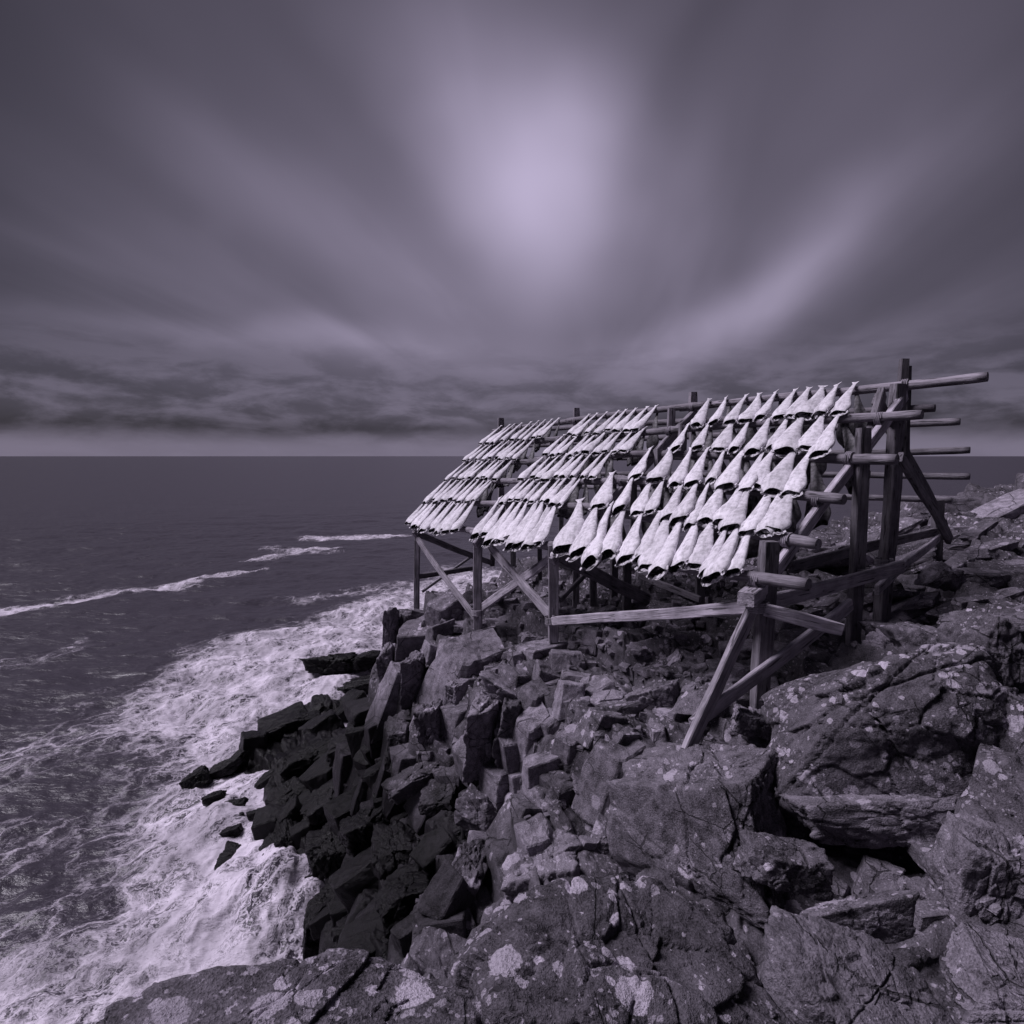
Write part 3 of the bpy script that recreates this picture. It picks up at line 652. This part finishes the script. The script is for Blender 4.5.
# ------------------------------------------------------------------ fish
def fish_set(seed, rear=False):
    g = np.random.default_rng(seed); nS, nA = 22, 20; V = []
    wmax = g.uniform(.125, .165); arch = g.uniform(.0, .065); skew = g.uniform(-.035, .035); flat = g.uniform(.32, .5)
    ts = np.linspace(0, 1, nS); ang = np.linspace(0, 2*math.pi, nA, endpoint=False); ph = g.uniform(0, 50, 3)
    def shell(ts, inset, endk=1.):
        V = []
        for t in ts:
            hw = .024+(wmax-.024)*(min(t/.86, 1)**1.15); hw *= 1-.30*sstep(.80, 1., t)**1.3
            if t < .03: hw = .030
            hw -= inset; th_ = max(hw*flat, .006)
            for a in ang:
                X = math.cos(a)*hw; Y = math.sin(a)*th_
                end = 1-arch*max(0, math.sin(a))**1.3-.02*math.cos(3*a+ph[0])*t
                z = -t*end
                V.append((X+skew*math.sin(t*math.pi)+.0, Y+.02*t, z))
        V = np.array(V); nz = fbm(V*np.array([6, 6, 4])+ph, 3)[:, None]
        c = V.copy(); c[:, 2] = 0; return V+c*.12*nz
    V = shell(ts, 0); i = np.arange(nS-1)[:, None]*nA+np.arange(nA)[None]; j = np.arange(nS-1)[:, None]*nA+(np.arange(nA)[None]+1) % nA
    Fq = np.stack([i.ravel(), j.ravel(), (j+nA).ravel(), (i+nA).ravel()], 1)
    body = mesh_np('body', V, Fq, M_fish)
    V2 = shell(np.linspace(.72, .985, 8), .012); i = np.arange(7)[:, None]*nA+np.arange(nA)[None]; j = np.arange(7)[:, None]*nA+(np.arange(nA)[None]+1) % nA
    F2 = np.stack([i.ravel(), (i+nA).ravel(), (j+nA).ravel(), j.ravel()], 1)
    c = len(V2); V2 = np.vstack([V2, V2[:nA].mean(0)]); cap = [[k, (k+1) % nA, c, c] for k in range(nA)]
    bm = bmesh.new(); bv = [bm.verts.new(q) for q in V2]
    for q in F2: bm.faces.new([bv[k] for k in q])
    for q in cap: bm.faces.new([bv[q[0]], bv[q[1]], bv[c]])
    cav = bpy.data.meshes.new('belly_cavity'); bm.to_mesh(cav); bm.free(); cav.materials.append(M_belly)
    # collar bones: a small ragged arc with lumps under the opening
    bm = bmesh.new(); prev = None
    for k in range(15):
        a = math.pi*(.95+1.1*k/14.); r = wmax*.80; rr_ = .006+.014*g.random(); cc = Vector((math.cos(a)*r, math.sin(a)*r*flat*.8+.02, -.985+g.uniform(-.02, .03)))
        ring = [bm.verts.new(cc+Vector((math.cos(a)*math.cos(q)*rr_, math.sin(a)*math.cos(q)*rr_, math.sin(q)*rr_*1.6))) for q in (0, 1.57, 3.14, 4.71)]
        if prev:
            for q in range(4): bm.faces.new((prev[q], prev[(q+1) % 4], ring[(q+1) % 4], ring[q]))
        else: bm.faces.new(ring[::-1])
        prev = ring
    bm.faces.new(prev)
    bone = bpy.data.meshes.new('collar_bone'); bm.to_mesh(bone); bm.free(); bone.materials.append(M_bone)
    # tail fin
    s1 = g.uniform(.04, .075); s2 = g.uniform(.035, .07); cz = .03
    o_ = [(-.026, -.02), (-s1, .035+g.uniform(0, .03)), (-.012, cz), (s2, .035+g.uniform(0, .035)), (.026, -.02)]
    bm = bmesh.new(); a_ = [bm.verts.new((q[0], .006, q[1])) for q in o_]; b_ = [bm.verts.new((q[0], -.006, q[1])) for q in o_]
    bm.faces.new(a_); bm.faces.new(b_[::-1])
    for k in range(5): bm.faces.new((a_[k], b_[k], b_[(k+1) % 5], a_[(k+1) % 5]))
    tail = bpy.data.meshes.new('tail_fin'); bm.to_mesh(tail); bm.free(); tail.materials.append(M_fish)
    return body, cav, bone, tail
FS = [fish_set(40+i) for i in range(9)]
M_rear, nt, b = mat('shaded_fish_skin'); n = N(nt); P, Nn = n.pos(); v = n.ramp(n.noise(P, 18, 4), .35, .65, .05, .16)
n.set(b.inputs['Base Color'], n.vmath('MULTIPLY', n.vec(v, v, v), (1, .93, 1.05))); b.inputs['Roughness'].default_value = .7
REAR = []
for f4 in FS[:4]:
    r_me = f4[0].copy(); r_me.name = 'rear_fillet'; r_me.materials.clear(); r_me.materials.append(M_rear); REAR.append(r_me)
ORD = ['first','second','third','fourth','fifth','sixth','seventh','eighth','ninth','tenth','eleventh','twelfth','thirteenth','fourteenth']
ROW = ['top row','second row from top','middle row','fourth row from top','bottom row']
BAY = ['near right','middle','far left']
rows = [[(709,855,10),(687,842,9),(651,813,10),(617,797,13),(583,755,13)],
        [(589,659,8),(564,644,10),(545,612,9),(526,586,9),(503,559,9)],
        [(502,561,9),(485,535,9),(470,515,9),(450,498,10),(430,477,12)]]
DX = [-13, -17, -17]
def on_line(a, b_, px):
    # point of the 3-D line a-b seen at image column px
    lo, hi = -.6, 1.6
    for _ in range(40):
        mid = (lo+hi)/2
        if proj(a+(b_-a)*mid)[0] < px: lo = mid
        else: hi = mid
    return a+(b_-a)*lo
fr = random.Random(5)
for bi, (l, r_) in enumerate(bays):
    for k, (x0, x1, cnt) in enumerate(rows[bi]):
        for i in range(cnt):
            u = i/(cnt-1)
            px = x0+(x1-x0)*(u**(.93 if bi == 0 else 1))+fr.uniform(-1, 1)*(x1-x0)/cnt*.26
            T = on_line(FP[l][k], FP[r_][k], px); H = on_line(FP[l][k+1], FP[r_][k+1], px+DX[bi]*(.8+.4*u if bi == 0 else 1)+fr.uniform(-1.5, 1.5))
            nrm_ = np.cross(FP[r_][k]-FP[l][k], FP[l][k+1]-FP[l][k]); nrm_ /= np.linalg.norm(nrm_)
            if nrm_[2] < 0: nrm_ = -nrm_
            T = T+np.array([0, 0, .045])+nrm_*.075; H = H+nrm_*.14+np.array([0, 0, .0])
            d = H-T; L = np.linalg.norm(d)*fr.uniform(1.0, 1.2)*(1.0, 1.0, 1.02, 1.07, 1.15)[k] ; dz = -d/np.linalg.norm(d)
            xa = np.cross(nrm_, dz); xa /= np.linalg.norm(xa); ya = np.cross(dz, xa)
            tw = fr.uniform(-.5, .35) if bi == 0 else fr.uniform(-.2, .2); c, s = math.cos(tw), math.sin(tw); xa, ya = xa*c+ya*s, -xa*s+ya*c
            mw = Matrix(((xa[0], ya[0], dz[0], T[0]), (xa[1], ya[1], dz[1], T[1]), (xa[2], ya[2], dz[2], T[2]), (0, 0, 0, 1)))
            body, cav, bone, tail = FS[fr.randrange(9)]
            wf = fr.uniform(.85, 1.2)*(1.03 if bi == 0 and k < 3 else (.84 if bi else .98))
            wl = max(L, .55)
            e = bpy.data.objects.new('dried_fish', None); COL.objects.link(e)
            e.matrix_local = mw@Matrix.Diagonal((wl*wf, wl*wf, L, 1))
            tag(e, 'pale split fish, %s from the left, %s, %s section of rack' % (ORD[i], ROW[k], BAY[bi]), 'fish', 'split fish hung on the drying rack')
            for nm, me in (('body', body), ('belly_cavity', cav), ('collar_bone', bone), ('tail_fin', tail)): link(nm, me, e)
            hang = Matrix.LocRotScale(Vector((.02, -.13, 0)), __import__('mathutils').Euler((-R(fr.uniform(22, 38)), R(fr.uniform(-6, 6)), R(fr.uniform(-20, 20)))), Vector((1.05, .8, fr.uniform(.75, 1.0))))
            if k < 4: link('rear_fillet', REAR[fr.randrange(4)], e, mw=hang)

# ------------------------------------------------------------------ world and sun
w = bpy.data.worlds.new('World'); sc.world = w; w.use_nodes = True; nt = w.node_tree; nt.nodes.clear(); n = N(nt)
G = nt.nodes.new('ShaderNodeTexCoord').outputs['Generated']; gxyz = n.sep(G); X, Y, Z = gxyz
wa = R(7.5); zc = n.math('MAXIMUM', n.add(Z, .06), .03)
al = n.math('DIVIDE', n.add(n.mul(X, math.sin(wa)), n.mul(Y, math.cos(wa))), zc)
ac = n.math('DIVIDE', n.add(n.mul(X, math.cos(wa)), n.mul(Y, -math.sin(wa))), zc)
def dirv(px, py):
    d = ray(px, py); return tuple(d/np.linalg.norm(d))
def sblob(px, py, k, amp):
    return n.mul(n.math('EXPONENT', n.mul(n.math('SUBTRACT', n.vmath('DOT_PRODUCT', G, dirv(px, py), 1), 1), k)), amp)
s1 = n.noise(n.vec(n.mul(al, .10), n.mul(ac, .55), 7.3), 1.0, 2, .45, .2)
s2 = n.noise(n.vec(n.mul(al, .30), n.mul(ac, 1.5), 4.3), 1.2, 3, .48, .5)
stx = n.add(n.mul(s1, .72), n.mul(s2, .28)); stx = n.ramp(stx, .33, .66, 0, 1)
Yc = n.math('MAXIMUM', Y, .08); gp = n.math('DIVIDE', X, Yc); gq = n.math('DIVIDE', Z, Yc); front = n.ramp(Y, .05, .3)
wn = n.noise(n.vec(gp, gq, 0), 1.8, 3, .55, 0, True); wo_ = n.sep(wn)
gp2 = n.add(gp, n.mul(n.math('SUBTRACT', wo_[0], .5), .22)); gq2 = n.add(gq, n.mul(n.math('SUBTRACT', wo_[1], .5), .22))
def eb(px, py, la, lb, ang, amp):
    d = ray(px, py); p0, q0 = d[0]/d[1], d[2]/d[1]; c, s_ = math.cos(R(ang)), math.sin(R(ang))
    u = n.add(n.mul(n.math('SUBTRACT', gp2, p0), c/(la/F)), n.mul(n.math('SUBTRACT', gq2, q0), s_/(la/F)))
    v = n.add(n.mul(n.math('SUBTRACT', gp2, p0), -s_/(lb/F)), n.mul(n.math('SUBTRACT', gq2, q0), c/(lb/F)))
    return n.mul(n.math('EXPONENT', n.mul(n.add(n.mul(u, u), n.mul(v, v)), -1)), amp)
L_ = None
for a in ((540,190,84,84,25,.30),(470,150,120,60,-50,.06),(575,150,90,70,40,.08),(520,190,150,150,0,.13),(470,60,170,110,100,.045),(740,300,130,28,36,.19),(860,225,150,40,33,.045),
          (330,245,190,38,-32,.085),(230,175,120,40,-38,.03),(230,325,300,16,-4,.06),(430,352,120,15,-6,.08),(610,375,170,26,8,.05),(560,285,90,60,60,.06),
          (110,245,200,30,-14,.03),(655,150,200,30,66,-.035),(390,170,140,26,-55,-.03),(900,330,160,18,14,.03)):
    e = eb(*a); L_ = e if L_ is None else n.add(L_, e)
L_ = n.mul(L_, front)
L_ = n.mul(L_, n.ramp(stx, 0, 1, .74, 1.25)); L_ = n.add(L_, n.ramp(stx, 0, 1, .092, .140))
vg = n.ramp(n.vmath('DOT_PRODUCT', G, dirv(540, 330), 1), .60, .96, .27, 1); L_ = n.mul(L_, vg)
# low banks near the horizon
hz = n.vec(n.mul(n.math('ARCTAN2', X, Y), 7.0), n.mul(Z, 22), 1.7)
cu = n.noise(hz, 1.15, 7, .6, .25); cub = n.ramp(cu, .38, .62, .055, .16)
fz = n.ramp(Z, .21, .07); L_ = n.add(n.mul(L_, n.math('SUBTRACT', 1, n.mul(fz, .72))), n.mul(cub, n.mul(fz, .72)))
dk = n.ramp(n.math('ABSOLUTE', n.math('SUBTRACT', n.add(Z, n.mul(n.noise(hz, 1.4, 3), .03)), .055)), .0, .028, .55, 1); L_ = n.mul(L_, dk)
hb = n.ramp(Z, .046, .010); L_ = n.add(n.mul(L_, n.math('SUBTRACT', 1, n.mul(hb, .8))), n.mul(hb, .8*.20))
# open bright overcast behind and over the photographer's left shoulder
L_ = n.add(L_, sblob(-9999, 0, 1.0, 0)); bk = n.vmath('DOT_PRODUCT', G, (-.45, -.62, .64), 1); L_ = n.add(L_, n.ramp(bk, .1, .95, 0, .12))
L_ = n.mul(L_, n.ramp(Z, -.05, 0.0, .25, 1))
L_ = n.mul(L_, n.ramp(Y, -.35, .25, .30, 1)); L_ = n.mul(L_, n.ramp(Z, .70, .92, 1, .6))
col = n.vmath('MULTIPLY', n.vec(L_, L_, L_), (1.0, .875, 1.23))
sky = nt.nodes.new('ShaderNodeTexSky'); sky.sky_type = 'NISHITA'; sky.sun_disc = False; sky.sun_elevation = R(42); sky.sun_rotation = R(278)
bg1 = nt.nodes.new('ShaderNodeBackground'); nt.links.new(sky.outputs[0], bg1.inputs[0]); bg1.inputs[1].default_value = .05
bg2 = nt.nodes.new('ShaderNodeBackground'); nt.links.new(col, bg2.inputs[0]); bg2.inputs[1].default_value = 1.0
mx = nt.nodes.new('ShaderNodeMixShader'); mx.inputs[0].default_value = .97; nt.links.new(bg1.outputs[0], mx.inputs[1]); nt.links.new(bg2.outputs[0], mx.inputs[2])
wo = nt.nodes.new('ShaderNodeOutputWorld'); nt.links.new(mx.outputs[0], wo.inputs[0])
sl = bpy.data.lights.new('sun', 'SUN'); sl.energy = 3.5; sl.angle = R(26); sl.color = (1, .93, 1.07)
so = bpy.data.objects.new('sun', sl); COL.objects.link(so)
sd_ = Vector((-.62, .05, .78)); so.rotation_euler = sd_.to_track_quat('Z', 'Y').to_euler()
sc.view_settings.view_transform = 'Standard'; sc.view_settings.look = 'None'; sc.view_settings.exposure = 0; sc.view_settings.gamma = 1
sc.render.resolution_x = sc.render.resolution_y = 1024
